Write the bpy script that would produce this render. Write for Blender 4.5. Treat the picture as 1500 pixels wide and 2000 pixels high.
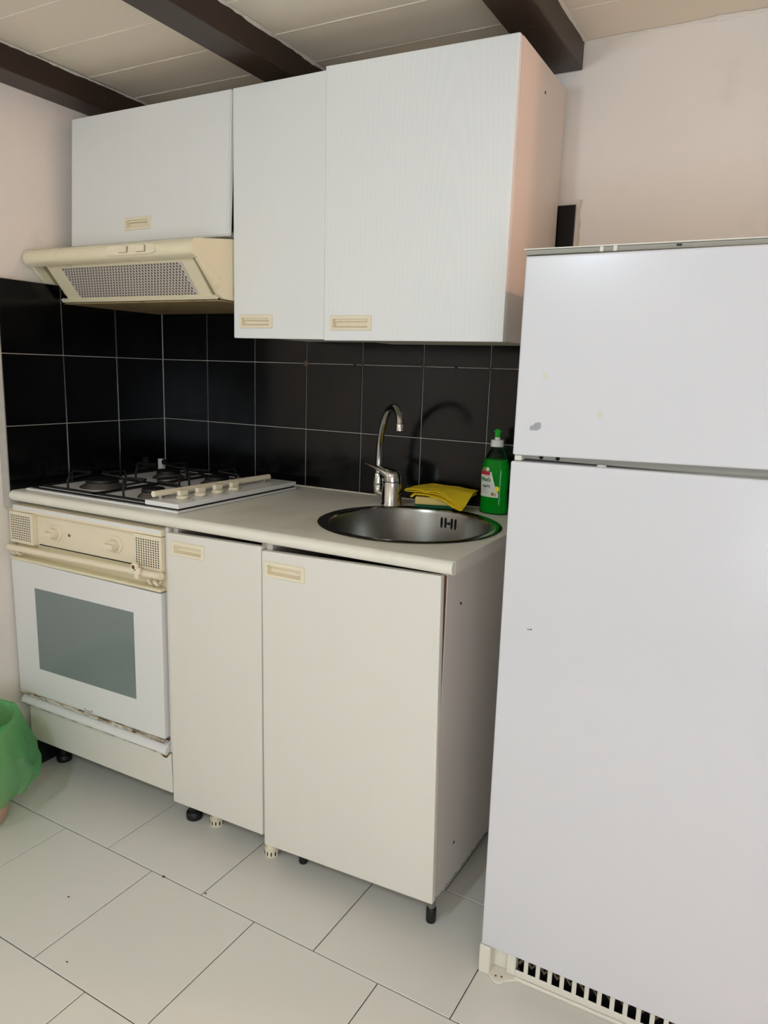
import bpy, bmesh, math, random
from mathutils import Vector, Matrix, noise
random.seed(7)
PI = math.pi
for o in list(bpy.data.objects):
    bpy.data.objects.remove(o)
S = bpy.context.scene
COL = S.collection

# ------------------------------------------------------------------ camera
CAM = Vector((1.9154, -1.9000, 1.2176))
yaw, pit, rol, fpx = 0.4969, -0.1887, 0.0319, 1438.78
fw = Vector((-math.sin(yaw) * math.cos(pit), math.cos(yaw) * math.cos(pit), math.sin(pit)))
r0 = fw.cross(Vector((0, 0, 1))).normalized()
u0 = r0.cross(fw)
rv = math.cos(rol) * r0 + math.sin(rol) * u0
uv = -math.sin(rol) * r0 + math.cos(rol) * u0
cam = bpy.data.cameras.new('camera')
cam.sensor_fit = 'HORIZONTAL'
cam.sensor_width = 36.0
cam.lens = 36.0 * fpx / 1500.0
cam.clip_start = 0.01
co = bpy.data.objects.new('camera', cam)
M = Matrix((rv, uv, -fw)).transposed().to_4x4()
M.translation = CAM
co.matrix_world = M
COL.objects.link(co)
S.camera = co

# ------------------------------------------------------------------ world, lamps, exposure
W = bpy.data.worlds.new('world')
S.world = W
W.use_nodes = True
W.node_tree.nodes['Background'].inputs[0].default_value = (0.9, 0.95, 1.0, 1)
W.node_tree.nodes['Background'].inputs[1].default_value = 0.15


def lamp(name, loc, watts, color, radius):
    l = bpy.data.lights.new(name, 'POINT')
    l.energy = watts
    l.color = color
    l.shadow_soft_size = radius
    o = bpy.data.objects.new(name, l)
    o.location = loc
    COL.objects.link(o)
    return o


lamp('kitchen_lamp', (1.14, -2.42, 1.84), 31.0, (0.82, 0.975, 1.08), 0.06)
lamp('hallway_lamp', (3.05, -0.30, 1.95), 28.0, (1.0, 0.54, 0.38), 0.03)
wl = bpy.data.lights.new('rear_fill_light', 'AREA')  # soft fill added behind the camera, no window there; lifts ceiling and shade
wl.shape = 'RECTANGLE'
wl.size, wl.size_y = 1.2, 1.0
wl.energy = 35.0
wl.color = (0.82, 0.96, 1.10)
wo = bpy.data.objects.new('rear_fill_light', wl)
wo.location = (2.55, -3.1, 0.75)
wo.rotation_euler = (math.radians(90 + 36), 0, math.radians(24))
COL.objects.link(wo)
S.cycles.diffuse_bounces = 8

S.view_settings.view_transform = 'Standard'
S.view_settings.look = 'None'
S.view_settings.gamma = 1.0
S.view_settings.exposure = -0.22
S.view_settings.use_curve_mapping = False


# ------------------------------------------------------------------ materials
def lin(c):
    return tuple(((x / 255) / 12.92 if x / 255 <= 0.04045 else ((x / 255 + 0.055) / 1.055) ** 2.4) for x in c) + (1.0,)


def mat(name, rgb, rough=0.5, metal=0.0, var=0.0, vscale=6.0, stain=None, stain_amt=0.0, stain_scale=8.0,
        bump=0.0, bscale=60.0, stretch=(1, 1, 1), spec=0.5, trans=0.0, ior=1.45, coat=0.0, rvar=0.0):
    m = bpy.data.materials.new(name)
    m.use_nodes = True
    nt = m.node_tree
    N, L = nt.nodes, nt.links
    p = N['Principled BSDF']
    c = lin(rgb)
    p.inputs['Base Color'].default_value = c
    p.inputs['Roughness'].default_value = rough
    p.inputs['Metallic'].default_value = metal
    p.inputs['Specular IOR Level'].default_value = spec
    p.inputs['Transmission Weight'].default_value = trans
    p.inputs['IOR'].default_value = ior
    p.inputs['Coat Weight'].default_value = coat
    tc = N.new('ShaderNodeTexCoord')
    mp = N.new('ShaderNodeMapping')
    mp.inputs['Scale'].default_value = stretch
    L.new(tc.outputs['Object'], mp.inputs['Vector'])
    col = None
    if var > 0:
        n = N.new('ShaderNodeTexNoise')
        n.inputs['Scale'].default_value = vscale
        n.inputs['Detail'].default_value = 6
        L.new(mp.outputs[0], n.inputs['Vector'])
        mx = N.new('ShaderNodeMix')
        mx.data_type = 'RGBA'
        mx.inputs['A'].default_value = tuple(x * (1 - var) for x in c[:3]) + (1,)
        mx.inputs['B'].default_value = tuple(min(1, x * (1 + var)) for x in c[:3]) + (1,)
        L.new(n.outputs['Fac'], mx.inputs['Factor'])
        col = mx.outputs['Result']
    if stain:
        n = N.new('ShaderNodeTexNoise')
        n.inputs['Scale'].default_value = stain_scale
        n.inputs['Detail'].default_value = 8
        n.inputs['Roughness'].default_value = 0.65
        L.new(mp.outputs[0], n.inputs['Vector'])
        rp = N.new('ShaderNodeValToRGB')
        rp.color_ramp.elements[0].position = 0.62 - 0.22 * stain_amt
        rp.color_ramp.elements[0].color = (0, 0, 0, 1)
        rp.color_ramp.elements[1].position = 0.80 - 0.22 * stain_amt
        rp.color_ramp.elements[1].color = (1, 1, 1, 1)
        L.new(n.outputs['Fac'], rp.inputs[0])
        mx = N.new('ShaderNodeMix')
        mx.data_type = 'RGBA'
        if col:
            L.new(col, mx.inputs['A'])
        else:
            mx.inputs['A'].default_value = c
        mx.inputs['B'].default_value = lin(stain)
        L.new(rp.outputs[0], mx.inputs['Factor'])
        col = mx.outputs['Result']
    if col:
        L.new(col, p.inputs['Base Color'])
    if bump > 0:
        n = N.new('ShaderNodeTexNoise')
        n.inputs['Scale'].default_value = bscale
        n.inputs['Detail'].default_value = 4
        L.new(mp.outputs[0], n.inputs['Vector'])
        b = N.new('ShaderNodeBump')
        b.inputs['Strength'].default_value = bump
        b.inputs['Distance'].default_value = 0.004
        L.new(n.outputs['Fac'], b.inputs['Height'])
        L.new(b.outputs[0], p.inputs['Normal'])
    if rvar > 0:
        n = N.new('ShaderNodeTexNoise')
        n.inputs['Scale'].default_value = 9
        n.inputs['Detail'].default_value = 5
        L.new(mp.outputs[0], n.inputs['Vector'])
        mr = N.new('ShaderNodeMapRange')
        mr.inputs[1].default_value = 0.35
        mr.inputs[2].default_value = 0.7
        mr.inputs[3].default_value = max(0.02, rough - rvar)
        mr.inputs[4].default_value = rough + rvar
        L.new(n.outputs['Fac'], mr.inputs[0])
        L.new(mr.outputs[0], p.inputs['Roughness'])
    return m


m_plaster = mat('plaster_paint', (226, 218, 209), 0.75, var=0.05, vscale=2.5, bump=0.25, bscale=35, stain=(214, 206, 194), stain_amt=0.25, stain_scale=4)
m_ceil = mat('ceiling_paint', (230, 221, 204), 0.7, var=0.03, vscale=3, bump=0.15, bscale=30)
m_beam = mat('brown_beam_paint', (50, 34, 27), 0.4, var=0.2, vscale=8, stain=(96, 88, 82), stain_amt=-0.05, stain_scale=40)
m_drip = mat('white_paint_edge', (206, 198, 184), 0.7, var=0.1, vscale=30, bump=0.5, bscale=80)
m_grout = mat('grout', (176, 172, 163), 0.85, var=0.15, vscale=40)
m_tile = mat('black_glazed_tile', (9, 9, 9), 0.16, var=0.3, vscale=10, rvar=0.05, bump=0.02, bscale=9, stain=(15, 15, 14), stain_amt=0.1, stain_scale=18, stretch=(2, 2, 0.6), spec=0.38)
m_fgrout = mat('floor_grout', (52, 47, 41), 0.9, var=0.2, vscale=30)
m_floor = mat('floor_tile_glaze', (213, 213, 206), 0.32)
m_lamb = mat('creamy_white_laminate', (219, 216, 206), 0.42, var=0.015, vscale=3, bump=0.02, bscale=14, stretch=(7, 7, 0.5))
m_lam = mat('white_laminate', (224, 225, 222), 0.42, var=0.015, vscale=3, bump=0.02, bscale=14, stretch=(7, 7, 0.5))
m_carc = mat('carcass_laminate', (214, 205, 196), 0.45, var=0.02, vscale=4)
m_edge = mat('peach_edge_band', (226, 196, 172), 0.5)
m_chip = mat('raw_chipboard', (96, 66, 40), 0.9, var=0.35, vscale=60, bump=0.5, bscale=150)
m_under = mat('stained_cabinet_underside', (196, 190, 172), 0.6, stain=(70, 48, 30), stain_amt=0.1, stain_scale=16, stretch=(1, 3, 1))
m_dark = mat('dark_gap', (26, 23, 20), 0.8)
m_wt = mat('worktop_laminate', (226, 222, 209), 0.33, var=0.05, vscale=7, stain=(206, 199, 180), stain_amt=0.3, stain_scale=5)
m_cream = mat('cream_plastic', (228, 217, 191), 0.38, var=0.03, vscale=10)
m_hood = mat('yellowed_cream_enamel', (224, 215, 184), 0.3, var=0.03, vscale=6, stain=(178, 160, 112), stain_amt=0.12, stain_scale=9)
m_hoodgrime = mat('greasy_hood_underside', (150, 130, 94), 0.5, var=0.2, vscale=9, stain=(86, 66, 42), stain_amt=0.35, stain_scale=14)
m_filter = mat('hood_filter_grey', (196, 188, 176), 0.45, var=0.05, vscale=20)
m_hole = mat('filter_slot_dark', (92, 82, 74), 0.7)
m_black = mat('black_hole', (12, 11, 10), 0.8)
m_enamel = mat('white_enamel', (222, 222, 220), 0.25, var=0.02, vscale=5)
m_enrust = mat('chipped_white_enamel', (216, 210, 194), 0.4, stain=(92, 62, 32), stain_amt=0.85, stain_scale=26, stretch=(1.2, 6, 6))
m_rust = mat('rust', (92, 60, 36), 0.9, var=0.4, vscale=60)
m_ovglass = mat('grey_oven_glass', (120, 131, 129), 0.12, var=0.05, vscale=4)
m_iron = mat('black_cast_iron', (16, 16, 16), 0.5, bump=0.1, bscale=120)
m_burner = mat('burner_aluminium', (92, 88, 82), 0.4, metal=0.6, var=0.2, vscale=30)
m_steel = mat('brushed_steel', (150, 150, 146), 0.27, metal=1.0, var=0.06, vscale=30, stretch=(1, 1, 6))
m_rim = mat('polished_steel', (150, 148, 142), 0.14, metal=1.0)
m_chrome = mat('chrome', (205, 204, 200), 0.1, metal=1.0, rvar=0.05)
m_fridge = mat('fridge_white', (209, 209, 212), 0.22)
m_fcream = mat('fridge_cream_plastic', (222, 217, 204), 0.45, var=0.03, vscale=10)
m_gasket = mat('grey_gasket', (158, 155, 144), 0.6)
m_blackp = mat('black_plastic', (15, 15, 17), 0.45)
m_green = mat('green_plastic', (28, 165, 44), 0.35)
m_whitep = mat('white_plastic', (226, 224, 220), 0.4)
m_foam = mat('yellow_foam', (226, 204, 128), 0.9, var=0.08, vscale=80, bump=0.6, bscale=200)
m_scour = mat('green_scourer', (24, 92, 58), 0.95, var=0.3, vscale=150, bump=0.8, bscale=300)
m_cloth = mat('yellow_microfibre', (232, 200, 26), 0.9, var=0.08, vscale=40, bump=0.35, bscale=160)
m_binp = mat('pinkish_beige_plastic', (196, 160, 140), 0.45)
m_label = mat('paper_label', (214, 218, 206), 0.5)
m_red = mat('label_red', (176, 32, 60), 0.5)
m_lgreen = mat('label_green', (40, 112, 52), 0.5)
m_lolive = mat('label_olive', (120, 132, 50), 0.5)
m_ink = mat('label_ink', (28, 30, 30), 0.5)
m_lyellow = mat('label_yellow', (236, 226, 40), 0.5)
m_lpink = mat('label_pink', (206, 160, 130), 0.5)
m_bottle = mat('clear_green_bottle', (150, 215, 160), 0.06, trans=1.0, ior=1.15)
m_liquid = mat('green_dish_soap', (16, 205, 62), 0.08, trans=0.3, ior=1.33)
m_mark = mat('adhesive_residue', (48, 48, 50), 0.8)
m_yellowstain = mat('faint_yellow_stain', (206, 203, 186), 0.4)
m_wood = mat('plug_brown', (96, 86, 70), 0.8)
m_coil = mat('condenser_coil', (118, 104, 84), 0.6)


def grain_material():
    """white laminate with an embossed upright ash grain"""
    m = mat('ash_grain_laminate', (226, 226, 222), 0.34)
    N, L = m.node_tree.nodes, m.node_tree.links
    p = N['Principled BSDF']
    tc = N.new('ShaderNodeTexCoord')
    mp = N.new('ShaderNodeMapping')
    mp.inputs['Scale'].default_value = (1, 0.2, 0.10)
    mp.inputs['Location'].default_value = (-0.10, 0, 0.0)
    L.new(tc.outputs['Object'], mp.inputs[0])
    w = N.new('ShaderNodeTexWave')
    w.wave_type = 'RINGS'
    w.rings_direction = 'Y'
    w.inputs['Scale'].default_value = 30
    w.inputs['Distortion'].default_value = 3.5
    w.inputs['Detail'].default_value = 4
    w.inputs['Detail Scale'].default_value = 2.2
    L.new(mp.outputs[0], w.inputs['Vector'])
    b = N.new('ShaderNodeBump')
    b.inputs['Strength'].default_value = 0.032
    b.inputs['Distance'].default_value = 0.002
    L.new(w.outputs['Fac'], b.inputs['Height'])
    L.new(b.outputs[0], p.inputs['Normal'])
    mx = N.new('ShaderNodeMix')
    mx.data_type = 'RGBA'
    mx.inputs['A'].default_value = lin((225, 226, 224))
    mx.inputs['B'].default_value = lin((227, 228, 226))
    L.new(w.outputs['Fac'], mx.inputs['Factor'])
    L.new(mx.outputs['Result'], p.inputs['Base Color'])
    return m


m_grain = grain_material()


def bag_material():
    m = bpy.data.materials.new('green_bag_film')
    m.use_nodes = True
    N, L = m.node_tree.nodes, m.node_tree.links
    out = N['Material Output']
    p = N['Principled BSDF']
    p.inputs['Base Color'].default_value = lin((138, 220, 156))
    p.inputs['Roughness'].default_value = 0.25
    t = N.new('ShaderNodeBsdfTranslucent')
    t.inputs[0].default_value = lin((130, 226, 150))
    tr = N.new('ShaderNodeBsdfTransparent')
    tr.inputs[0].default_value = lin((196, 238, 200))
    a = N.new('ShaderNodeMixShader')
    a.inputs[0].default_value = 0.4
    b = N.new('ShaderNodeMixShader')
    b.inputs[0].default_value = 0.62
    L.new(p.outputs[0], a.inputs[1])
    L.new(t.outputs[0], a.inputs[2])
    L.new(a.outputs[0], b.inputs[1])
    L.new(tr.outputs[0], b.inputs[2])
    L.new(b.outputs[0], out.inputs[0])
    return m


m_bag = bag_material()


# ------------------------------------------------------------------ helpers
def box(bm, lo, hi):
    x0, y0, z0 = lo
    x1, y1, z1 = hi
    v = [bm.verts.new(c) for c in ((x0, y0, z0), (x1, y0, z0), (x1, y1, z0), (x0, y1, z0),
                                   (x0, y0, z1), (x1, y0, z1), (x1, y1, z1), (x0, y1, z1))]
    for f in ((0, 3, 2, 1), (4, 5, 6, 7), (0, 1, 5, 4), (1, 2, 6, 5), (2, 3, 7, 6), (3, 0, 4, 7)):
        bm.faces.new([v[i] for i in f])
    return v


def prism(bm, pts, axis, a, b):
    """extrude the 2D polygon along an axis (0: pts are (y,z), 1: (x,z), 2: (x,y))"""
    def P(p, t):
        return ((t, p[0], p[1]), (p[0], t, p[1]), (p[0], p[1], t))[axis]
    A = [bm.verts.new(P(p, a)) for p in pts]
    B = [bm.verts.new(P(p, b)) for p in pts]
    n = len(pts)
    bm.faces.new(A)
    bm.faces.new(B[::-1])
    for i in range(n):
        j = (i + 1) % n
        bm.faces.new((A[j], A[i], B[i], B[j]))
    bmesh.ops.recalc_face_normals(bm, faces=bm.faces[:])


def slab(bm, quad, y0, y1):
    """door-like slab: quad of (x,z) corners TL,TR,BR,BL, from y0 (front) to y1"""
    prism(bm, quad, 1, y0, y1)


def lathe(bm, prof, c, n=32, sx=1.0, sy=1.0, axis='z', cap0=True, cap1=True):
    rings = []
    for r, h in prof:
        ring = []
        for k in range(n):
            a = 2 * PI * k / n
            u, v = r * math.cos(a) * sx, r * math.sin(a) * sy
            if axis == 'z':
                p = (c[0] + u, c[1] + v, c[2] + h)
            elif axis == 'y':
                p = (c[0] + u, c[1] + h, c[2] + v)
            else:
                p = (c[0] + h, c[1] + u, c[2] + v)
            ring.append(bm.verts.new(p))
        rings.append(ring)
    for A, B in zip(rings, rings[1:]):
        for k in range(n):
            bm.faces.new((A[k], A[(k + 1) % n], B[(k + 1) % n], B[k]))
    if cap0:
        bm.faces.new(rings[0][::-1])
    if cap1:
        bm.faces.new(rings[-1])
    bmesh.ops.recalc_face_normals(bm, faces=bm.faces[:])


def tube(bm, pts, rad, n=12, caps=True):
    pts = [Vector(p) for p in pts]
    if not isinstance(rad, (list, tuple)):
        rad = [rad] * len(pts)
    rings, up = [], None
    for i, p in enumerate(pts):
        d = (pts[min(i + 1, len(pts) - 1)] - pts[max(i - 1, 0)]).normalized()
        if up is None:
            up = Vector((0, 0, 1)) if abs(d.z) < 0.9 else Vector((1, 0, 0))
        s = d.cross(up).normalized()
        up = s.cross(d).normalized()
        rings.append([bm.verts.new(p + rad[i] * (math.cos(2 * PI * k / n) * s + math.sin(2 * PI * k / n) * up)) for k in range(n)])
    for A, B in zip(rings, rings[1:]):
        for k in range(n):
            bm.faces.new((A[k], A[(k + 1) % n], B[(k + 1) % n], B[k]))
    if caps:
        bm.faces.new(rings[0][::-1])
        bm.faces.new(rings[-1])
    bmesh.ops.recalc_face_normals(bm, faces=bm.faces[:])


def spline(ctrl, steps=8):
    P = [Vector(c) for c in ctrl]
    P = [2 * P[0] - P[1]] + P + [2 * P[-1] - P[-2]]
    out = []
    for i in range(1, len(P) - 2):
        for s in range(steps):
            t = s / steps
            a, b, c, d = P[i - 1], P[i], P[i + 1], P[i + 2]
            out.append(0.5 * (2 * b + (c - a) * t + (2 * a - 5 * b + 4 * c - d) * t * t + (3 * b - a - 3 * c + d) * t ** 3))
    out.append(P[-2])
    return out


def root_of(o):
    while o.parent:
        o = o.parent
    return o


def ob(name, bm, m, parent=None, bevel=0.0, smooth=False, seg=2, base=None):
    """link a bmesh built in world coordinates as ONE mesh object (child of parent, or top-level)"""
    if bevel > 0:
        bmesh.ops.remove_doubles(bm, verts=bm.verts[:], dist=1e-6)
        es = [e for e in bm.edges if len(e.link_faces) == 2 and e.calc_face_angle(0) > 0.6]
        bmesh.ops.bevel(bm, geom=es, offset=bevel, segments=seg, profile=0.6, affect='EDGES', clamp_overlap=True)
    org = Vector(root_of(parent).location) if parent else (Vector(base) if base else Vector((0, 0, 0)))
    bmesh.ops.translate(bm, verts=bm.verts[:], vec=-org)
    me = bpy.data.meshes.new(name)
    bm.to_mesh(me)
    bm.free()
    me.materials.append(m)
    if smooth:
        for p in me.polygons:
            p.use_smooth = True
        me.set_sharp_from_angle(angle=0.7)
    o = bpy.data.objects.new(name, me)
    COL.objects.link(o)
    if parent:
        o.parent = parent
    else:
        o.location = org
    return o


def bx(name, lo, hi, m, parent=None, bevel=0.0, seg=1, base=None):
    bm = bmesh.new()
    box(bm, lo, hi)
    return ob(name, bm, m, parent, bevel, seg=seg, base=base)


def thing(name, loc, label, cat, group=None):
    o = bpy.data.objects.new(name, None)
    o.empty_display_size = 0.05
    o.location = loc
    COL.objects.link(o)
    tag(o, label, cat, group)
    return o


def tag(o, label, cat, group=None):
    o['label'] = label
    o['category'] = cat
    if group:
        o['group'] = group
    return o


def struct(o):
    o['kind'] = 'structure'
    return o


def cut(o, cutters):
    """boolean-subtract bmesh cutters (world coordinates) from object o and keep the result as a plain mesh"""
    org = Vector(root_of(o).location)
    tmp = []
    for bm in cutters:
        bmesh.ops.recalc_face_normals(bm, faces=bm.faces[:])
        me = bpy.data.meshes.new('cutter')
        bm.to_mesh(me)
        bm.free()
        c = bpy.data.objects.new('cutter', me)
        COL.objects.link(c)
        tmp.append(c)
        md = o.modifiers.new('b', 'BOOLEAN')
        md.operation = 'DIFFERENCE'
        md.solver = 'EXACT'
        md.object = c
    bpy.context.view_layer.update()
    dg = bpy.context.evaluated_depsgraph_get()
    me = bpy.data.meshes.new_from_object(o.evaluated_get(dg))
    o.modifiers.clear()
    o.data = me
    for c in tmp:
        bpy.data.objects.remove(c)


def cbox(lo, hi):
    bm = bmesh.new()
    box(bm, lo, hi)
    return bm


def text_mesh(name, body, size, m, parent, fn, bold=False):
    """flat lettering; fn maps local (x, y) of the glyph outline to a world point"""
    cu = bpy.data.curves.new(name, 'FONT')
    cu.body = body
    cu.size = size
    cu.align_x = 'CENTER'
    if bold:
        cu.offset = size * 0.03
    t = bpy.data.objects.new(name, cu)
    COL.objects.link(t)
    bpy.context.view_layer.update()
    dg = bpy.context.evaluated_depsgraph_get()
    me = bpy.data.meshes.new_from_object(t.evaluated_get(dg))
    bpy.data.objects.remove(t)
    bm = bmesh.new()
    bm.from_mesh(me)
    for v in bm.verts:
        v.co = fn(v.co.x, v.co.y)
    return ob(name, bm, m, parent)


# ------------------------------------------------------------------ room
X1, YB, ZC = 3.4, -3.3, 2.003
bm = bmesh.new()
box(bm, (-0.2, YB, -0.12), (X1, 0.1, -0.0025))
floor = struct(ob('floor', bm, m_fgrout))
phi, ts, tv, ox, oy = -0.0183, 0.3202, 0.3214, 1.4774, -0.7625
cph, sph = math.cos(phi), math.sin(phi)
tile_bm = bmesh.new()
g = 0.0011
box(tile_bm, (g, g, -0.0024), (ts - g, tv - g, 0.0))
tile_me = bpy.data.meshes.new('floor_tile')
es = [e for e in tile_bm.edges if all(v.co.z > -0.001 for v in e.verts)]
bmesh.ops.bevel(tile_bm, geom=es, offset=0.0009, segments=1, affect='EDGES')
tile_bm.to_mesh(tile_me)
tile_bm.free()
tile_me.materials.append(m_floor)
for j in range(-5, 3):
    off = 0.0 if j % 2 == 0 else 0.5
    for i in range(-6, 4):
        a, b = (i + off) * ts, j * tv
        x, y = ox + cph * a - sph * b, oy + sph * a + cph * b
        if x < -0.36 or y > -0.04 or x > 2.45:
            continue
        t = bpy.data.objects.new('floor_tile', tile_me)
        t.location = (x, y, random.uniform(-0.0002, 0.0002))
        t.rotation_euler = (0, 0, phi)
        t.parent = floor
        COL.objects.link(t)

# small chips and specks in the floor glaze
for (px_, py_, w_, h_) in ((0.5822, -0.9128, 0.0032, 0.0022), (0.7396, -1.0413, 0.0030, 0.0018), (0.7171, -0.7500, 0.0050, 0.0036), (0.8435, -0.7420, 0.0034, 0.0024)):
    bm = bmesh.new()
    bm.faces.new([bm.verts.new((px_ + w_ * math.cos(t * 0.785) * (1 + 0.4 * math.sin(t * 2.3)), py_ + h_ * math.sin(t * 0.785), 0.0004)) for t in range(8)])
    ob('glaze_chip', bm, m_chip, floor)

XW = -0.032     # plaster face of the left wall
struct(bx('wall_left', (-0.2, YB, 0), (XW, 0.1, ZC + 0.1), m_plaster))
wall_left = bpy.data.objects['wall_left']
wall_back = struct(bx('wall_back', (XW, 0.012, 0), (X1, 0.12, ZC + 0.1), m_plaster))
struct(bx('wall_front', (-0.2, YB - 0.1, 0), (X1, YB, ZC + 0.1), m_plaster))
struct(bx('wall_right', (X1, YB, 0), (X1 + 0.1, 0.12, ZC + 0.1), m_plaster))
struct(bx('wall_light_blocker', (2.35, -0.265, 0), (2.42, 0.012, ZC), m_plaster))  # unseen stub, added to block warm light from the cabinet side's rear
ceiling = struct(bx('ceiling', (-0.2, YB, ZC + 0.006), (X1, 0.12, ZC + 0.1), m_ceil))

# ceiling boards between the beams, each a piece
beams = [(-0.032, 0.066), (0.625, 0.717), (1.286, 1.382), (1.945, 2.04)]
seams = [0.012, -0.154, -0.325, -0.497, -0.665, -0.835, -1.005, -1.175, -1.345, -1.515, -1.685, -1.855]
bays = [(0.066, 0.625), (0.717, 1.286), (1.382, 1.945), (2.04, 2.35)]
for bi, (a, b) in enumerate(bays):
    for k in range(len(seams) - 1):
        y1, y0 = seams[k], seams[k + 1]
        d = random.uniform(0, 0.0022)
        bm = bmesh.new()
        gap = 0.0007 if bi < 2 else 0.0002
        box(bm, (a, y0 + gap, ZC + d), (b, y1 - gap, ZC + 0.0055))
        ob('ceiling_board', bm, m_ceil, ceiling, bevel=0.0012, seg=1)
for bi, (a, b) in enumerate(bays[:2]):
    for si, y in enumerate(seams[1:7]):
        bm = bmesh.new()
        pr = None
        for k in range(61):
            x = a + (b - a) * k / 60
            h = 0.0045 * max(0, noise.noise((x * 11, y * 50, bi)) + 0.05) + 0.0025 * max(0, noise.noise((x * 45, y * 90, 3)))
            yo = 0.0012 * noise.noise((x * 30, y * 7, 5))
            cur = (bm.verts.new((x, y + yo + 0.001, ZC + 0.0015)), bm.verts.new((x, y + yo - h * 0.35, ZC - h * 0.45)), bm.verts.new((x, y + yo - 0.001 - h, ZC + 0.0012)))
            if pr:
                bm.faces.new((pr[0], cur[0], cur[1], pr[1]))
                bm.faces.new((pr[1], cur[1], cur[2], pr[2]))
            pr = cur
        ob('seam_ridge', bm, m_ceil, ceiling)
for bi, (a, b) in enumerate(beams):
    bm = bmesh.new()
    box(bm, (a, -2.4, 1.94), (b, 0.011, ZC))
    beam = ob('ceiling_beam', bm, m_beam, ceiling, bevel=0.004)
    # ragged painted edge where the ceiling paint runs onto the beam
    bm = bmesh.new()
    n = 160
    pr = None
    for k in range(n + 1):
        y = -1.0 + k / n * 1.008
        h = 0.0035 + 0.006 * max(0, noise.noise((y * 9, bi * 3.1, 0))) + 0.004 * max(0, noise.noise((y * 40, bi * 7.7, 2)))
        cur = (bm.verts.new((b + 0.0004, y, ZC)), bm.verts.new((b + 0.0004, y, ZC - h)),
               bm.verts.new((b + 0.004 + h * 0.4, y, ZC - 0.0005)))
        if pr:
            bm.faces.new((pr[0], cur[0], cur[1], pr[1]))
            bm.faces.new((pr[1], cur[1], cur[2], pr[2]))
        pr = cur
    ob('paint_edge', bm, m_drip, beam)
# crumbling plaster lip where ceiling and back wall meet, right of the last visible beam
bm = bmesh.new()
pr = None
for k in range(141):
    x = 1.384 + k / 140 * 0.9
    h = 0.002 + 0.006 * max(0, noise.noise((x * 14, 1.3, 0))) + 0.004 * max(0, noise.noise((x * 60, 4, 2)))
    cur = (bm.verts.new((x, 0.0115, ZC - h * 1.3)), bm.verts.new((x, 0.0115 - h * 0.8, ZC - h * 0.5)), bm.verts.new((x, 0.0115 - h * 1.5, ZC)))
    if pr:
        bm.faces.new((pr[0], cur[0], cur[1], pr[1]))
        bm.faces.new((pr[1], cur[1], cur[2], pr[2]))
    pr = cur
ob('plaster_lip', bm, m_plaster, wall_back)

# black wall tiles: a grout bed on each wall, every tile a piece
A_, Z0 = 0.1988, 0.8325
bx('grout_bed', (XW, 0.0025, 0.80), (1.394, 0.0125, 1.635), m_grout, wall_back)
bx('grout_bed', (XW - 0.001, -0.5985, 0.80), (-0.0025, 0.0, 1.435), m_grout, wall_left)


def wall_tile(kind, u0, u1, z0, z1, parent):
    gp = 0.0011
    bm = bmesh.new()
    d = random.uniform(-0.0004, 0.0004)
    if kind == 'back':
        box(bm, (u0 + gp, 0.0 + d, z0 + gp), (u1 - gp, 0.0030, z1 - gp))
    else:
        box(bm, (-0.0030, u0 + gp, z0 + gp), (0.0 + d, u1 - gp, z1 - gp))
    t = ob('wall_tile', bm, m_tile, parent, bevel=0.0008, seg=1)
    return t


for r_ in range(4):
    z0, z1 = Z0 + 0.2006 * r_, Z0 + 0.2006 * (r_ + 1)
    for k in range(7):
        wall_tile('back', 0.0022 + A_ * k, 0.0022 + A_ * (k + 1), z0, z1, wall_back)
    if r_ < 3:
        for k in range(3):
            wall_tile('left', -A_ * (k + 1), -A_ * k, z0, z1, wall_left)
# ragged plaster along the right end of the tiles
bm = bmesh.new()
pr = None
for k in range(61):
    z = 1.30 + k / 60 * 0.345
    w = 0.006 + 0.004 * noise.noise((z * 30, 2, 0))
    cur = (bm.verts.new((1.3945, 0.001 + 0.002 * noise.noise((z * 40, 0, 0)), z)), bm.verts.new((1.3945 + w, 0.0, z)), bm.verts.new((1.3945 + w + 0.004, 0.012, z)))
    if pr:
        bm.faces.new((pr[0], cur[0], cur[1], pr[1]))
        bm.faces.new((pr[1], cur[1], cur[2], pr[2]))
    pr = cur
ob('plaster_edge', bm, m_drip, wall_back)
# screw plugs left in the joints of the second tile row
for (x, z, r_) in [(3, 0, 0.0085), (4, 0, 0.0045), (5, 0, 0.0045), (6, 0, 0.004), (3.87, 0, 0.003), (5.5, 0, 0.0035)]:
    bm = bmesh.new()
    c = (0.0022 + A_ * x, 0, Z0 + 0.4012 + 0.0)
    lathe(bm, [(r_, 0.001), (r_, -0.0022), (r_ * 0.72, -0.003), (r_ * 0.4, -0.003), (r_ * 0.4, -0.0004)], c, 14, axis='y')
    ob('wall_plug', bm, m_wood if x == int(x) else m_tile, wall_back, smooth=True)


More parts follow.
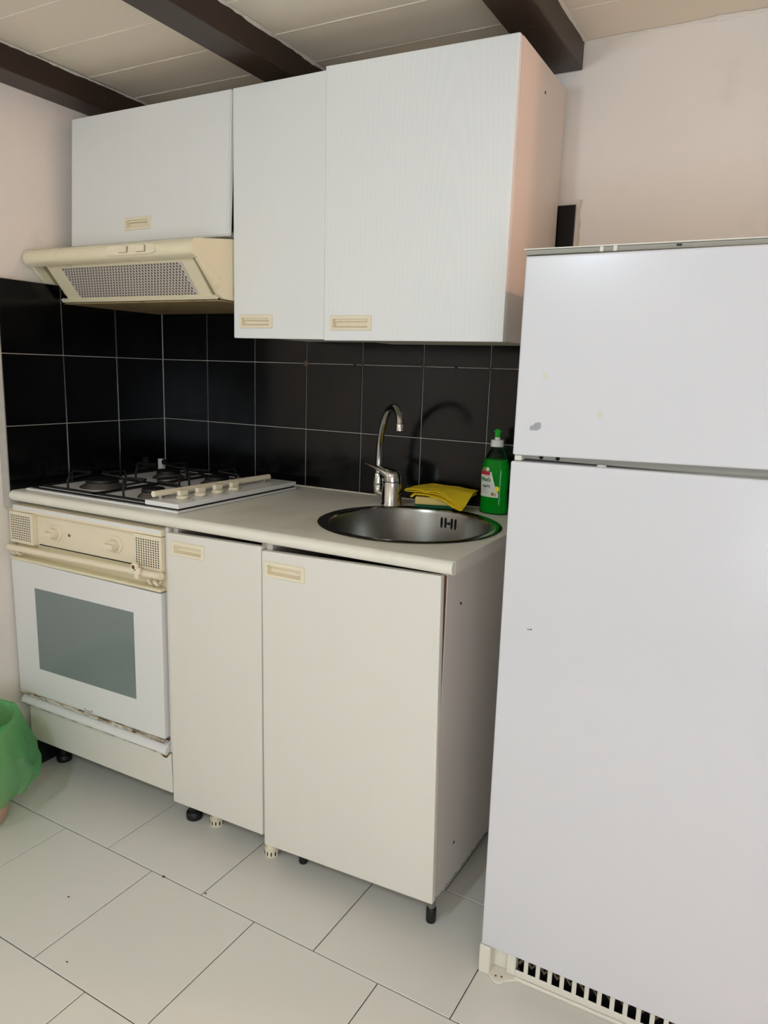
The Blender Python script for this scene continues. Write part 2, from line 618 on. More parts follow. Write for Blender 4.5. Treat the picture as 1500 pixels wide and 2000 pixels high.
# ------------------------------------------------------------------ handles
def handle(parent, x0, x1, z0, z1, y, depth=0.012):
    """cream flush pull let into a door front at plane y (front faces -y)"""
    t = 0.0032
    bw = 0.0085
    bm = bmesh.new()
    o_ = [(x0, z0), (x1, z0), (x1, z1), (x0, z1)]
    i_ = [(x0 + bw, z0 + bw * 0.8), (x1 - bw * 1.2, z0 + bw * 0.8), (x1 - bw * 1.2, z1 - bw), (x0 + bw, z1 - bw)]
    b_ = [(x0 + bw + 0.002, z0 + bw * 0.8 + 0.004), (x1 - bw * 1.2 - 0.002, z0 + bw * 0.8 + 0.004), (x1 - bw * 1.2 - 0.002, z1 - bw - 0.001), (x0 + bw + 0.002, z1 - bw - 0.001)]
    R0 = [bm.verts.new((a, y - 0.0003, b)) for a, b in o_]
    R1 = [bm.verts.new((a + (0.001 if a == x0 else -0.001), y - t, b + (0.001 if b == z0 else -0.001))) for a, b in o_]
    R2 = [bm.verts.new((a, y - t, b)) for a, b in i_]
    R3 = [bm.verts.new((a, y + depth - 0.001, b)) for a, b in b_]
    for A, B in ((R0, R1), (R1, R2), (R2, R3)):
        for k in range(4):
            bm.faces.new((A[k], A[(k + 1) % 4], B[(k + 1) % 4], B[k]))
    bm.faces.new(R3)
    # grip lip behind the upper edge
    box(bm, (x0 + bw + 0.004, y + 0.002, z1 - bw - 0.0045), (x1 - bw * 1.2 - 0.004, y + 0.004, z1 - bw - 0.0002))
    bmesh.ops.recalc_face_normals(bm, faces=bm.faces[:])
    return ob('handle', bm, m_cream, parent)


def pocket(x0, x1, z0, z1, y, depth=0.0125):
    return cbox((x0 + 0.003, y - 0.02, z0 + 0.003), (x1 - 0.003, y + depth, z1 - 0.003))


# ------------------------------------------------------------------ base cabinets
def foot(parent, x, y, top, name='foot', kind='slim'):
    bm = bmesh.new()
    if kind == 'slim':
        lathe(bm, [(0.0105, 0.0), (0.0115, 0.003), (0.0115, 0.033), (0.010, 0.036)], (x, y, 0.0003), 16)
        f = ob(name, bm, m_blackp, parent, smooth=True)
        bm = bmesh.new()
        lathe(bm, [(0.009, 0.036), (0.009, top - 0.0)], (x, y, 0.0003), 14)
        ob('foot_stem', bm, m_rim, f, smooth=True)
    elif kind == 'broad':
        lathe(bm, [(0.021, 0.0), (0.0225, 0.004), (0.0225, 0.017), (0.019, 0.022), (0.014, 0.024), (0.014, top)], (x, y, 0.0003), 20)
        f = ob(name, bm, m_blackp, parent, smooth=True)
    else:
        lathe(bm, [(0.0185, 0.0), (0.0195, 0.003), (0.0195, 0.020), (0.016, 0.022), (0.015, 0.03), (0.015, top)], (x, y, 0.0003), 24)
        f = ob(name, bm, m_cream, parent, smooth=True)
        bm = bmesh.new()
        for k in range(12):
            a = 2 * PI * k / 12
            c = Vector((x + 0.0196 * math.cos(a), y + 0.0196 * math.sin(a), 0))
            d = Vector((-math.sin(a), math.cos(a), 0)) * 0.0016
            n_ = Vector((math.cos(a), math.sin(a), 0)) * 0.0004
            v = [bm.verts.new(c + n_ + s * d + Vector((0, 0, z))) for s, z in ((-1, 0.006), (1, 0.006), (1, 0.017), (-1, 0.017))]
            bm.faces.new(v)
        ob('foot_slot', bm, m_black, f)
    return f


def carcass(parent, x0, x1, z0, z1, y0, m=m_carc, right=True, back=-0.012):
    t = 0.016
    bx('side_panel', (x0, y0, z0), (x0 + t, back, z1), m, parent, 0.0006)
    if right:
        bx('side_panel', (x1 - t, y0, z0), (x1, back, z1), m, parent, 0.0006)
    bx('bottom_panel', (x0 + t, y0 + 0.002, z0), (x1 - t, back, z0 + t), m, parent, 0.0006)
    bx('back_panel', (x0 + t, back - 0.004, z0 + t), (x1 - t, back, z1), m, parent)


# narrow base cabinet
cab = thing('base_cabinet', (0.74, -0.29, 0), 'narrow white base cabinet with one door between the oven and the sink cabinet', 'cabinet', 'base cabinets under the worktop')
carcass(cab, 0.592, 0.886, 0.085, 0.815, -0.565)
bm = bmesh.new()
slab(bm, [(0.588, 0.8066), (0.8837, 0.8123), (0.8885, 0.076), (0.590, 0.0702)], -0.585, -0.567)
door = ob('door', bm, m_lamb, cab, 0.003)
hd = (0.6058, 0.7122, 0.7525, 0.7880)
cut(door, [pocket(*hd, -0.585)])
handle(door, *hd, -0.585)
foot(cab, 0.612, -0.530, 0.085, kind='broad')
foot(cab, 0.684, -0.520, 0.085, kind='cream')
foot(cab, 0.612, -0.08, 0.085, kind='broad')
foot(cab, 0.865, -0.08, 0.085, kind='broad')

# wide base cabinet under the sink
cab = thing('base_cabinet', (1.12, -0.29, 0), 'wide white base cabinet under the sink with a slightly sagging door', 'cabinet', 'base cabinets under the worktop')
carcass(cab, 0.888, 1.345, 0.085, 0.818, -0.568, right=False)
# right side panel: its lower edge is swollen and broken away
pts = [(-0.568, 0.822), (-0.012, 0.822), (-0.012, 0.040)]
for k in range(52):
    y = -0.03 - k * 0.0097
    z = 0.036 + 0.00035 * k + 0.008 * noise.noise((y * 40, 0.5, 0)) + 0.008 * noise.noise((y * 90, 3, 0))
    pts.append((y, z))
pts += [(-0.545, 0.062), (-0.553, 0.072), (-0.562, 0.090), (-0.566, 0.115)]
bm = bmesh.new()
prism(bm, pts, 0, 1.329, 1.345)
sp = ob('side_panel', bm, m_carc, cab)
for (y, z) in ((-0.491, 0.736), (-0.457, 0.147)):
    bm = bmesh.new()
    lathe(bm, [(0.0035, -0.001), (0.0035, 0.0008), (0.002, 0.0012)], (1.345, y, z), 12, axis='x')
    ob('screw_hole', bm, m_black, sp)
bm = bmesh.new()
box(bm, (1.3305, -0.5705, 0.12), (1.3435, -0.5685, 0.815))
ob('chipped_edge', bm, m_chip, sp)
bm = bmesh.new()
slab(bm, [(0.889, 0.8052), (1.3400, 0.8181), (1.3557, 0.0772), (0.8972, 0.0577)], -0.590, -0.572)
door = ob('door', bm, m_lamb, cab, 0.0035)
hd = (0.8990, 1.0100, 0.7465, 0.7830)
cut(door, [pocket(*hd, -0.590)])
handle(door, *hd, -0.590)
foot(cab, 0.888, -0.545, 0.085, kind='cream')
foot(cab, 0.974, -0.530, 0.085)
foot(cab, 1.336, -0.548, 0.075)
foot(cab, 1.30, -0.08, 0.085)
foot(cab, 0.91, -0.05, 0.085)

# ------------------------------------------------------------------ oven housing and oven
oc = thing('oven_cabinet', (0.28, -0.29, 0), 'white oven housing with plain plinth panel and black feet at the left wall', 'cabinet')
bx('side_panel', (-0.026, -0.560, 0.10), (-0.010, -0.012, 0.815), m_carc, oc, 0.0006)
bx('side_panel', (0.5765, -0.578, 0.205), (0.5875, -0.012, 0.818), m_carc, oc, 0.0012)
bx('bottom_panel', (-0.0095, -0.555, 0.10), (0.576, -0.012, 0.116), m_carc, oc)
bm = bmesh.new()
slab(bm, [(0.0115, 0.1985), (0.583, 0.2005), (0.5865, 0.0918), (0.006, 0.0895)], -0.584, -0.566)
pl = ob('plinth_panel', bm, m_lamb, oc, 0.003)
bm = bmesh.new()
prism(bm, [(0.538, 0.2006), (0.5775, 0.2008), (0.568, 0.189), (0.557, 0.1895)], 1, -0.5846, -0.5836)
ob('chip', bm, m_chip, pl)
foot(oc, 0.062, -0.515, 0.10, kind='broad')
foot(oc, 0.55, -0.08, 0.10, kind='broad')
bx('black_block', (-0.028, -0.590, 0.0006), (0.030, -0.440, 0.0880), m_blackp, oc, 0.006)  # plain black block on the floor under the oven's left corner

ov = thing('oven', (0.27, -0.3, 0.118), 'white built-in oven with cream control panel and grey window under the hob', 'oven')
OX0, OX1 = -0.028, 0.5755
bx('body', (-0.006, -0.560, 0.118), (0.574, -0.03, 0.812), m_enamel, ov)
# control panel: a cream surround with a recessed middle
bm = bmesh.new()
box(bm, (OX0 + 0.004, -0.5725, 0.697), (OX1, -0.560, 0.8115))
cp = ob('control_panel', bm, m_cream, ov, 0.002)
bm = bmesh.new()
box(bm, (OX0 + 0.003, -0.590, 0.7925), (OX1 - 0.001, -0.5727, 0.8115))
ob('top_trim', bm, m_cream, cp, 0.0035)
bm = bmesh.new()
box(bm, (OX0 + 0.005, -0.5892, 0.8005), (OX1 - 0.003, -0.5905, 0.8095))
ob('trim_strip', bm, m_enamel, cp)


def vent(x0, x1, z0, z1, cols, rows, skip=0):
    bm = bmesh.new()
    box(bm, (x0, -0.590, z0), (x1, -0.5727, z1))
    v = ob('vent_block', bm, m_cream, cp, 0.002)
    bm = bmesh.new()
    mx, mz = 0.010, 0.012
    for i in range(cols):
        for j in range(rows):
            cx = x0 + mx + (x1 - x0 - 2 * mx) * i / (cols - 1)
            cz = z0 + mz + (z1 - z0 - 2 * mz) * j / (rows - 1)
            s = 0.0019
            vs = [bm.verts.new((cx + a * s, -0.59025, cz + b * s)) for a, b in ((-1, -1), (1, -1), (1, 1), (-1, 1))]
            bm.faces.new(vs)
    o = ob('vent_holes', bm, m_black, cp)
    o['kind'] = 'stuff'


vent(OX0 + 0.006, 0.076, 0.700, 0.7915, 11, 11)
vent(0.478, OX1 - 0.002, 0.700, 0.7915, 10, 12)
for kx in (0.157, 0.394):
    bm = bmesh.new()
    lathe(bm, [(0.0235, 0.0), (0.0235, -0.0035), (0.0215, -0.0050), (0.0150, -0.0050), (0.0140, -0.0045)], (kx, -0.5727, 0.7455), 28, axis='y')
    k = ob('knob', bm, m_cream, cp, smooth=True)
    bm = bmesh.new()
    lathe(bm, [(0.0150, -0.005), (0.0138, -0.0180), (0.0125, -0.0195)], (kx, -0.5727, 0.7455), 20, axis='y')
    box(bm, (kx - 0.0165, -0.5727 - 0.030, 0.7455 - 0.0055), (kx + 0.0165, -0.5727 - 0.018, 0.7455 + 0.0055))
    ob('knob_grip', bm, m_cream, k, 0.0015)
bm = bmesh.new()
lathe(bm, [(0.0042, 0.0), (0.0042, -0.001), (0.003, -0.002)], (0.2105, -0.5727, 0.7455), 14, axis='y')
ob('pilot_light', bm, m_wood, cp)
bm = bmesh.new()
box(bm, (0.082, -0.5732, 0.7005), (0.476, -0.5727, 0.7035))
ob('seam', bm, m_black, cp)

# towel bar in front of the gap over the door
bm = bmesh.new()
tube(bm, [(-0.014, -0.602, 0.6870), (0.584, -0.602, 0.6960)], 0.0092, 14)
bar = ob('towel_bar', bm, m_cream, ov, smooth=True)
for hx in (-0.008, 0.014, 0.534, 0.556):
    bm = bmesh.new()
    tube(bm, spline([(hx, -0.600, 0.680), (hx + 0.002, -0.594, 0.670), (hx, -0.584, 0.666), (hx - 0.001, -0.575, 0.672)], 5), 0.0042, 8)
    ob('bar_bracket', bm, m_cream, bar, smooth=True)
bm = bmesh.new()
lathe(bm, [(0.0105, -0.004), (0.0115, 0.0), (0.0105, 0.004)], (0.508, -0.6165, 0.7125), 18, axis='y')
box(bm, (0.509, -0.6205, 0.683), (0.521, -0.6125, 0.709))
box(bm, (0.520, -0.6205, 0.695), (0.526, -0.6125, 0.712))
cl = ob('clip', bm, m_cream, bar, 0.0012)
bm = bmesh.new()
lathe(bm, [(0.0052, -0.0002), (0.0052, 0.0002)], (0.507, -0.6209, 0.7125), 14, axis='y')
ob('clip_hole', bm, m_chip, bar)
bx('recess_panel', (OX0 + 0.004, -0.566, 0.645), (0.574, -0.5605, 0.6965), m_hood, ov)

# oven door with glass
bm = bmesh.new()
slab(bm, [(OX0 + 0.002, 0.6480), (0.5685, 0.6445), (0.5690, 0.2455), (OX0 + 0.006, 0.2430)], -0.590, -0.5665)
dr = ob('oven_door', bm, m_enamel, ov, 0.002)
bx('door_top_trim', (OX0 + 0.001, -0.593, 0.6485), (0.570, -0.5665, 0.6570), m_hood, dr, 0.002)
bm = bmesh.new()
slab(bm, [(0.0735, 0.5755), (0.4685, 0.5770), (0.4690, 0.3345), (0.0755, 0.3300)], -0.5908, -0.5902)
ob('door_glass', bm, m_ovglass, dr)
bm = bmesh.new()
box(bm, (OX0 + 0.004, -0.5925, 0.2335), (0.5695, -0.574, 0.2425))
ob('rusty_trim', bm, m_enrust, dr, 0.0015)
# the maker's faded little badge frame under the glass
bm = bmesh.new()
for (a, b, c, d) in ((0.262, 0.249, 0.292, 0.2502), (0.262, 0.2495, 0.2635, 0.256), (0.2905, 0.2495, 0.292, 0.256)):
    box(bm, (a, -0.5906, b), (c, -0.5902, d))
ob('badge_outline', bm, m_chip, dr)
# curved white lip below the door
bm = bmesh.new()
prof = [(-0.566, 0.2325)]
for k in range(9):
    a = k / 8
    prof.append((-0.574 - 0.020 * math.sin(a * PI / 2), 0.2325 - 0.026 * a))
prof += [(-0.592, 0.2040), (-0.566, 0.2040)]
prism(bm, prof, 0, OX0 + 0.012, 0.5725)
ob('lower_lip', bm, m_enamel, ov, smooth=True)
bx('lip_trim', (OX0 + 0.018, -0.5915, 0.2013), (0.575, -0.572, 0.2036), m_enrust, ov)

# ------------------------------------------------------------------ worktop with the sink cut-out
WT0, WT1, WY = 0.8235, 0.853, -0.602
bm = bmesh.new()
prof = [(-0.0035, WT1), (-0.0035, WT0)]
for k in range(11):
    a = -PI / 2 - PI * k / 10
    prof.append((WY + 0.0148 + 0.0148 * math.cos(a), (WT0 + WT1) / 2 + 0.01475 * math.sin(a)))
prism(bm, prof, 0, 0.0015, 1.367)
wt = ob('worktop', bm, m_wt, None, smooth=True, base=(0.68, -0.3, WT0))
tag(wt, 'pale grey-beige worktop with rounded front edge over the base cabinets', 'worktop')
SC, SR = (1.125, -0.310), 0.225
cb = bmesh.new()
lathe(cb, [(SR - 0.012, -0.1), (SR - 0.012, 0.1)], (SC[0], SC[1], WT1), 64)
cut(wt, [cb])
bx('end_strip', (1.3672, WY + 0.016, WT0 + 0.001), (1.3680, -0.004, WT1 - 0.001), m_carc, wt)
bx('rear_sealant', (0.0015, -0.0034, WT1), (1.30, -0.0008, WT1 + 0.003), m_drip, wt)

# ------------------------------------------------------------------ sink
sk = thing('sink', (SC[0], SC[1], WT1), 'round stainless steel inset sink in the worktop', 'sink')
c = (SC[0], SC[1], WT1)
bm = bmesh.new()
lathe(bm, [(SR, 0.0004), (SR + 0.0005, 0.0016), (SR - 0.003, 0.0030), (SR - 0.022, 0.0022), (SR - 0.0265, 0.0010), (SR - 0.028, -0.0015)], c, 96, cap0=False, cap1=False)
ob('rim', bm, m_rim, sk, smooth=True)
bm = bmesh.new()
br = SR - 0.028
lathe(bm, [(br, -0.0015), (br - 0.003, -0.010), (br - 0.006, -0.110), (br - 0.016, -0.135), (br - 0.045, -0.150), (0.045, -0.156), (0.043, -0.160)], c, 96, cap0=False, cap1=True)
bowl = ob('bowl', bm, m_steel, sk, smooth=True)
bm = bmesh.new()
lathe(bm, [(0.042, -0.1555), (0.036, -0.153), (0.034, -0.157), (0.010, -0.158), (0.008, -0.154)], c, 32)
ob('drain', bm, m_rim, sk, smooth=True)
# overflow: four slots and a centre screw in the far wall of the bowl
oa = math.radians(83.5)
for k in (-2.1, -0.95, 0.95, 2.1):
    a = oa - k * 0.052
    bm = bmesh.new()
    rr = br - 0.0048
    ring = []
    for q in range(16):
        t = 2 * PI * q / 16
        du, dz = 0.0030 * math.cos(t), 0.0150 * math.sin(t)
        dz = max(-0.0115, min(0.0115, dz)) + 0.003 * math.sin(t)
        aa = a + du / rr
        ring.append(bm.verts.new((c[0] + rr * math.cos(aa) - 0.0004 * math.cos(a), c[1] + rr * math.sin(aa) - 0.0004 * math.sin(a), c[2] - 0.030 + dz)))
    bm.faces.new(ring)
    ob('overflow_slot', bm, m_black, bowl)
bm = bmesh.new()
lathe(bm, [(0.0045, 0.0), (0.004, -0.002), (0.0015, -0.0025)], (c[0] + (br - 0.0048) * math.cos(oa), c[1] + (br - 0.0048) * math.sin(oa), c[2] - 0.030), 14, axis='y')
ob('overflow_screw', bm, m_rim, bowl, smooth=True)

# ------------------------------------------------------------------ mixer tap
tp = thing('mixer_tap', (0.972, -0.118, WT1), 'chrome mixer tap with tall curved spout behind the sink', 'tap')
bm = bmesh.new()
lathe(bm, [(0.0300, 0.0004), (0.0300, 0.004), (0.0275, 0.007), (0.0275, 0.062), (0.0268, 0.066)], (0.972, -0.118, WT1), 36)
ob('body', bm, m_chrome, tp, smooth=True)
bm = bmesh.new()
HV = []
path = spline([(0.972, -0.118, 0.921), (0.971, -0.118, 0.934), (0.960, -0.118, 0.944), (0.936, -0.117, 0.952), (0.908, -0.115, 0.9585), (0.886, -0.114, 0.963)], 5)
n = len(path)
rings = []
for i, p in enumerate(path):
    t = i / (n - 1)
    if t < 0.25:
        w, h = 0.0268, 0.0268 - 0.006 * t
    else:
        q = (t - 0.25) / 0.75
        w = 0.0268 * (1 - q) ** 1.1 + 0.0085
        h = 0.018 * (1 - q) ** 1.5 + 0.0022
        w = min(w, 0.0268)
    d = (path[min(i + 1, n - 1)] - path[max(i - 1, 0)]).normalized()
    s = Vector((0, 1, 0))
    u_ = d.cross(s).normalized()
    rings.append([bm.verts.new(p + w * math.cos(2 * PI * k / 20) * s + h * math.sin(2 * PI * k / 20) * u_) for k in range(20)])
for A, B in zip(rings, rings[1:]):
    for k in range(20):
        bm.faces.new((A[k], A[(k + 1) % 20], B[(k + 1) % 20], B[k]))
bm.faces.new(rings[0][::-1])
bm.faces.new(rings[-1])
bmesh.ops.recalc_face_normals(bm, faces=bm.faces[:])
ob('lever', bm, m_chrome, tp, smooth=True)
bm = bmesh.new()
tube(bm, spline([(0.952, -0.112, 0.880), (0.935, -0.108, 0.880), (0.924, -0.105, 0.885), (0.9195, -0.103, 0.899), (0.919, -0.102, 0.922)], 6), [0.0125] * 12 + [0.0135] * 8 + [0.014] * 5, 16)
ob('spout_elbow', bm, m_chrome, tp, smooth=True)
bm = bmesh.new()
lathe(bm, [(0.0135, 0.0), (0.0135, 0.014), (0.0105, 0.018)], (0.919, -0.102, 0.921), 18)
ob('spout_collar', bm, m_chrome, tp, smooth=True)
bm = bmesh.new()
sp_pts = spline([(0.919, -0.102, 0.935), (0.920, -0.103, 0.985), (0.925, -0.108, 1.030), (0.940, -0.122, 1.075), (0.966, -0.147, 1.110), (0.997, -0.177, 1.125), (1.022, -0.201, 1.121), (1.040, -0.219, 1.104), (1.046, -0.226, 1.085)], 7)
tube(bm, sp_pts, 0.0092, 16)
ob('spout', bm, m_chrome, tp, smooth=True)
bm = bmesh.new()
lathe(bm, [(0.0095, 0.0), (0.0112, 0.001), (0.0112, 0.017), (0.010, 0.019)], (1.0465, -0.2265, 1.069), 20)
ob('aerator', bm, m_chrome, tp, smooth=True)

# ------------------------------------------------------------------ hob
hb = thing('gas_hob', (0.32, -0.315, WT1), 'white four-burner gas hob with black pan supports on the worktop', 'hob')
bm = bmesh.new()
box(bm, (0.032, -0.570, 0.8534), (0.6115, -0.062, 0.8600))
ob('base_plate', bm, m_enamel, hb, 0.003)
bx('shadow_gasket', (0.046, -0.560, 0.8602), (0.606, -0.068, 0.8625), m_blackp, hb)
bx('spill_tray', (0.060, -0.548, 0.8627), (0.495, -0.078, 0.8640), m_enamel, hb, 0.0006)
bm = bmesh.new()
box(bm, (0.497, -0.566, 0.8650), (0.611, -0.066, 0.8770))
ob('control_strip', bm, m_enamel, hb, 0.0015)
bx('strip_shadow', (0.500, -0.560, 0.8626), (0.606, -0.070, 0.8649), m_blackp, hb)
for kx, ky in ((0.562, -0.500), (0.565, -0.437), (0.567, -0.372), (0.571, -0.309)):
    bm = bmesh.new()
    lathe(bm, [(0.0150, 0.0005), (0.0160, 0.002), (0.0155, 0.008), (0.011, 0.0095), (0.010, 0.0095)], (kx, ky, 0.877), 22)
    k = ob('knob', bm, m_cream, hb, smooth=True)
    bm = bmesh.new()
    box(bm, (kx - 0.006, ky - 0.0135, 0.8866), (kx + 0.0065, ky + 0.0145, 0.9005))
    ob('knob_grip', bm, m_cream, k, 0.0022)
bm = bmesh.new()
tube(bm, [(0.5155, -0.555, 0.8915), (0.5410, -0.110, 0.8905)], 0.0080, 16)
br_ = ob('lid_hinge_bar', bm, m_cream, hb, smooth=True)
for t in (0.06, 0.94):
    p = Vector((0.5155, -0.555, 0.89)).lerp(Vector((0.541, -0.11, 0.89)), t)
    bm = bmesh.new()
    box(bm, (p.x - 0.004, p.y - 0.006, 0.8772), (p.x + 0.004, p.y + 0.006, 0.886))
    ob('bar_foot', bm, m_enrust, br_)
for bxx, byy, r_ in ((0.195, -0.440, 0.050), (0.428, -0.470, 0.034), (0.205, -0.190, 0.040), (0.405, -0.190, 0.040)):
    bm = bmesh.new()
    lathe(bm, [(r_ * 1.25, 0.0), (r_ * 1.22, 0.003), (r_ * 0.95, 0.010), (r_ * 0.90, 0.014)], (bxx, byy, 0.8641), 30)
    b = ob('burner', bm, m_burner, hb, smooth=True)
    bm = bmesh.new()
    lathe(bm, [(r_ * 0.80, 0.0142), (r_ * 0.92, 0.016), (r_ * 0.90, 0.023), (r_ * 0.80, 0.0250)], (bxx, byy, 0.8641), 30)
    ob('burner_cap', bm, m_iron, b, smooth=True)
# pan supports: two black wire frames with posts and fingers
for gx0, gx1 in ((0.066, 0.2805), (0.2885, 0.494)):
    bm = bmesh.new()
    z = 0.8665
    for (a, b) in (((gx0, -0.540), (gx1, -0.540)), ((gx1, -0.540), (gx1, -0.085)), ((gx1, -0.085), (gx0, -0.085)), ((gx0, -0.085), (gx0, -0.540)), ((gx0, -0.315), (gx1, -0.315))):
        lo = (min(a[0], b[0]) - 0.005, min(a[1], b[1]) - 0.005, z - 0.0022)
        hi = (max(a[0], b[0]) + 0.005, max(a[1], b[1]) + 0.005, z + 0.0022)
        box(bm, lo, hi)
    g_ = ob('pan_support', bm, m_iron, hb)
    cx = (gx0 + gx1) / 2
    for cy in (-0.440, -0.190):
        for (sx, sy, ex, ey) in ((gx0, cy, cx - 0.022, cy), (gx1, cy, cx + 0.022, cy), (cx, cy - 0.105, cx, cy - 0.022), (cx, cy + 0.105, cx, cy + 0.022)):
            s_, e_ = Vector((sx, sy, z)), Vector((ex, ey, 0.902))
            if abs(sy - cy) > 0.05:
                s_.y = max(-0.540, min(-0.085, s_.y))
            bm = bmesh.new()
            mid = Vector((s_.x, s_.y, 0.898))
            t1 = mid + (e_ - mid) * 0.06
            tube(bm, [s_, Vector((s_.x, s_.y, 0.892)), t1 + Vector((0, 0, 0.001)), e_], 0.0033, 8)
            ob('finger', bm, m_iron, g_, smooth=True)
# rear hinge stub with a dark socket, at the tile corner
bm = bmesh.new()
box(bm, (0.024, -0.058, 0.8612), (0.044, -0.044, 0.898))
hinge = ob('lid_hinge', bm, m_whitep, hb, 0.002)
bm = bmesh.new()
lathe(bm, [(0.0095, 0.0), (0.0095, 0.010), (0.005, 0.013)], (0.0442, -0.051, 0.888), 16, axis='x')
ob('hinge_socket', bm, m_blackp, hinge, smooth=True)
bx('base_strip', (0.020, -0.0615, 0.8534), (0.06, -0.040, 0.8610), m_enamel, hb)

# ------------------------------------------------------------------ wall cabinets
UY = -0.345
grp = 'white wall cabinets'
# hood cabinet with a flap that hangs slightly open
wc = thing('wall_cabinet', (0.30, -0.17, 1.545), 'white wall cabinet over the range hood with a lift-up flap hanging ajar', 'cabinet', grp)
bx('side_panel', (0.004, -0.322, 1.546), (0.020, -0.006, 1.893), m_carc, wc)
bx('side_panel', (0.588, -0.322, 1.546), (0.604, -0.006, 1.893), m_carc, wc)
bx('top_panel', (0.020, -0.322, 1.877), (0.588, -0.006, 1.893), m_carc, wc)
bx('bottom_panel', (0.020, -0.322, 1.546), (0.588, -0.006, 1.562), m_carc, wc)
bx('back_panel', (0.020, -0.010, 1.562), (0.588, -0.006, 1.877), m_carc, wc)
bm = bmesh.new()
slab(bm, [(0.0155, 1.8965), (0.6035, 1.8955), (0.6020, 1.5455), (0.0125, 1.5440)], 0.0, 0.018)
bmesh.ops.bevel(bm, geom=[e for e in bm.edges], offset=0.003, segments=2, affect='EDGES')
flap = ob('door', bm, m_lam, wc)
H_ = Matrix.Translation((0, UY, 1.8965)) @ Matrix.Rotation(math.radians(-3.0), 4, 'X') @ Matrix.Translation((0, 0, -1.8965))


def tilt(o):
    org = Vector(root_of(o).location)
    for v in o.data.vertices:
        v.co = H_ @ (v.co + org) - org


hd = (0.2340, 0.3340, 1.5775, 1.6120)
cut(flap, [pocket(*hd, 0.0)])
h_ = handle(flap, *hd, 0.0)
tilt(flap)
tilt(h_)

# narrow wall cabinet
wc = thing('wall_cabinet', (0.745, -0.17, 1.29), 'narrow tall white wall cabinet between the hood cabinet and the widest wall cabinet', 'cabinet', grp)
carcass(wc, 0.608, 0.884, 1.298, 1.892, -0.324, back=-0.006)
bx('top_panel', (0.624, -0.324, 1.876), (0.868, -0.010, 1.892), m_carc, wc)
bm = bmesh.new()
slab(bm, [(0.607, 1.8952), (0.8835, 1.8955), (0.8880, 1.2895), (0.6060, 1.2915)], UY, UY + 0.018)
door = ob('door', bm, m_lam, wc, 0.0025)
hd = (0.6255, 0.7325, 1.3165, 1.3505)
cut(door, [pocket(*hd, UY)])
handle(door, *hd, UY)

# wide wall cabinet
wc = thing('wall_cabinet', (1.118, -0.17, 1.29), 'widest white wall cabinet with grained door above the sink', 'cabinet', grp)
bx('side_panel', (0.886, -0.324, 1.296), (0.902, -0.006, 1.897), m_carc, wc)
sp = bx('side_panel', (1.334, -0.3255, 1.2905), (1.3500, -0.006, 1.897), m_carc, wc, 0.0008)
bm = bmesh.new()
lathe(bm, [(0.0032, -0.001), (0.0032, 0.0008), (0.002, 0.0012)], (1.3500, -0.1645, 1.8403), 12, axis='x')
ob('screw_hole', bm, m_black, sp)
bx('bottom_panel', (0.902, -0.324, 1.2935), (1.334, -0.006, 1.3095), m_under, wc)
bx('top_panel', (0.902, -0.324, 1.881), (1.334, -0.006, 1.897), m_carc, wc)
bx('back_panel', (0.902, -0.010, 1.3095), (1.334, -0.006, 1.881), m_carc, wc)
bm = bmesh.new()
slab(bm, [(0.8840, 1.9030), (1.3500, 1.8955), (1.3512, 1.2878), (0.8895, 1.2873)], UY - 0.002, UY + 0.0165)
door = ob('door', bm, m_grain, wc, 0.0025)
hd = (0.9080, 1.0240, 1.3110, 1.3465)
cut(door, [pocket(*hd, UY - 0.002)])
handle(door, *hd, UY - 0.002)

# ------------------------------------------------------------------ range hood
rh = thing('range_hood', (0.30, -0.25, 1.375), 'yellowed cream slanted range hood with perforated filter over the hob', 'range hood')
nose = [(-0.335, 1.5405), (-0.470, 1.5225)]
for k in range(9):
    a = math.radians(80 + k * 150 / 8)
    nose.append((-0.4755 + 0.0215 * math.cos(a), 1.4990 + 0.0225 * math.sin(a)))
shell = nose + [(-0.473, 1.4760), (-0.4690, 1.4790), (-0.4590, 1.4930), (-0.34, 1.520)]
HX0, HX1 = -0.024, 0.6030
bm = bmesh.new()
prism(bm, shell, 0, HX0, HX1)
ob('front_visor', bm, m_hood, rh, smooth=True)
# end cheeks
cheek = [(-0.335, 1.5400), (-0.465, 1.5220), (-0.490, 1.507), (-0.494, 1.490), (-0.474, 1.4765), (-0.398, 1.3965), (-0.380, 1.3870), (-0.020, 1.3790), (-0.020, 1.5400)]
for x0, x1 in ((HX0, HX0 + 0.012), (HX1 - 0.012, HX1 + 0.0005)):
    bm = bmesh.new()
    prism(bm, cheek, 0, x0, x1)
    ob('end_cheek', bm, m_hood, rh, 0.002)
bx('top_panel', (HX0 + 0.012, -0.330, 1.5365), (HX1 - 0.012, -0.02, 1.5400), m_hood, rh)
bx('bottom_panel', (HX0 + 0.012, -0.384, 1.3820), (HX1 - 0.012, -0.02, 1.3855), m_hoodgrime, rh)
# slanted filter frame and perforated plate
fa, fb = Vector((0, -0.4620, 1.4760)), Vector((0, -0.3920, 1.3930))
fd = (fb - fa).normalized()
fn_ = Vector((0, -fd.z, fd.y))
if fn_.y > 0:
    fn_ = -fn_
fl = (fb - fa).length


def fpt(x, t, d=0.0):
    return Vector((x, 0, 0)) + fa + fd * (t * fl) + fn_ * d


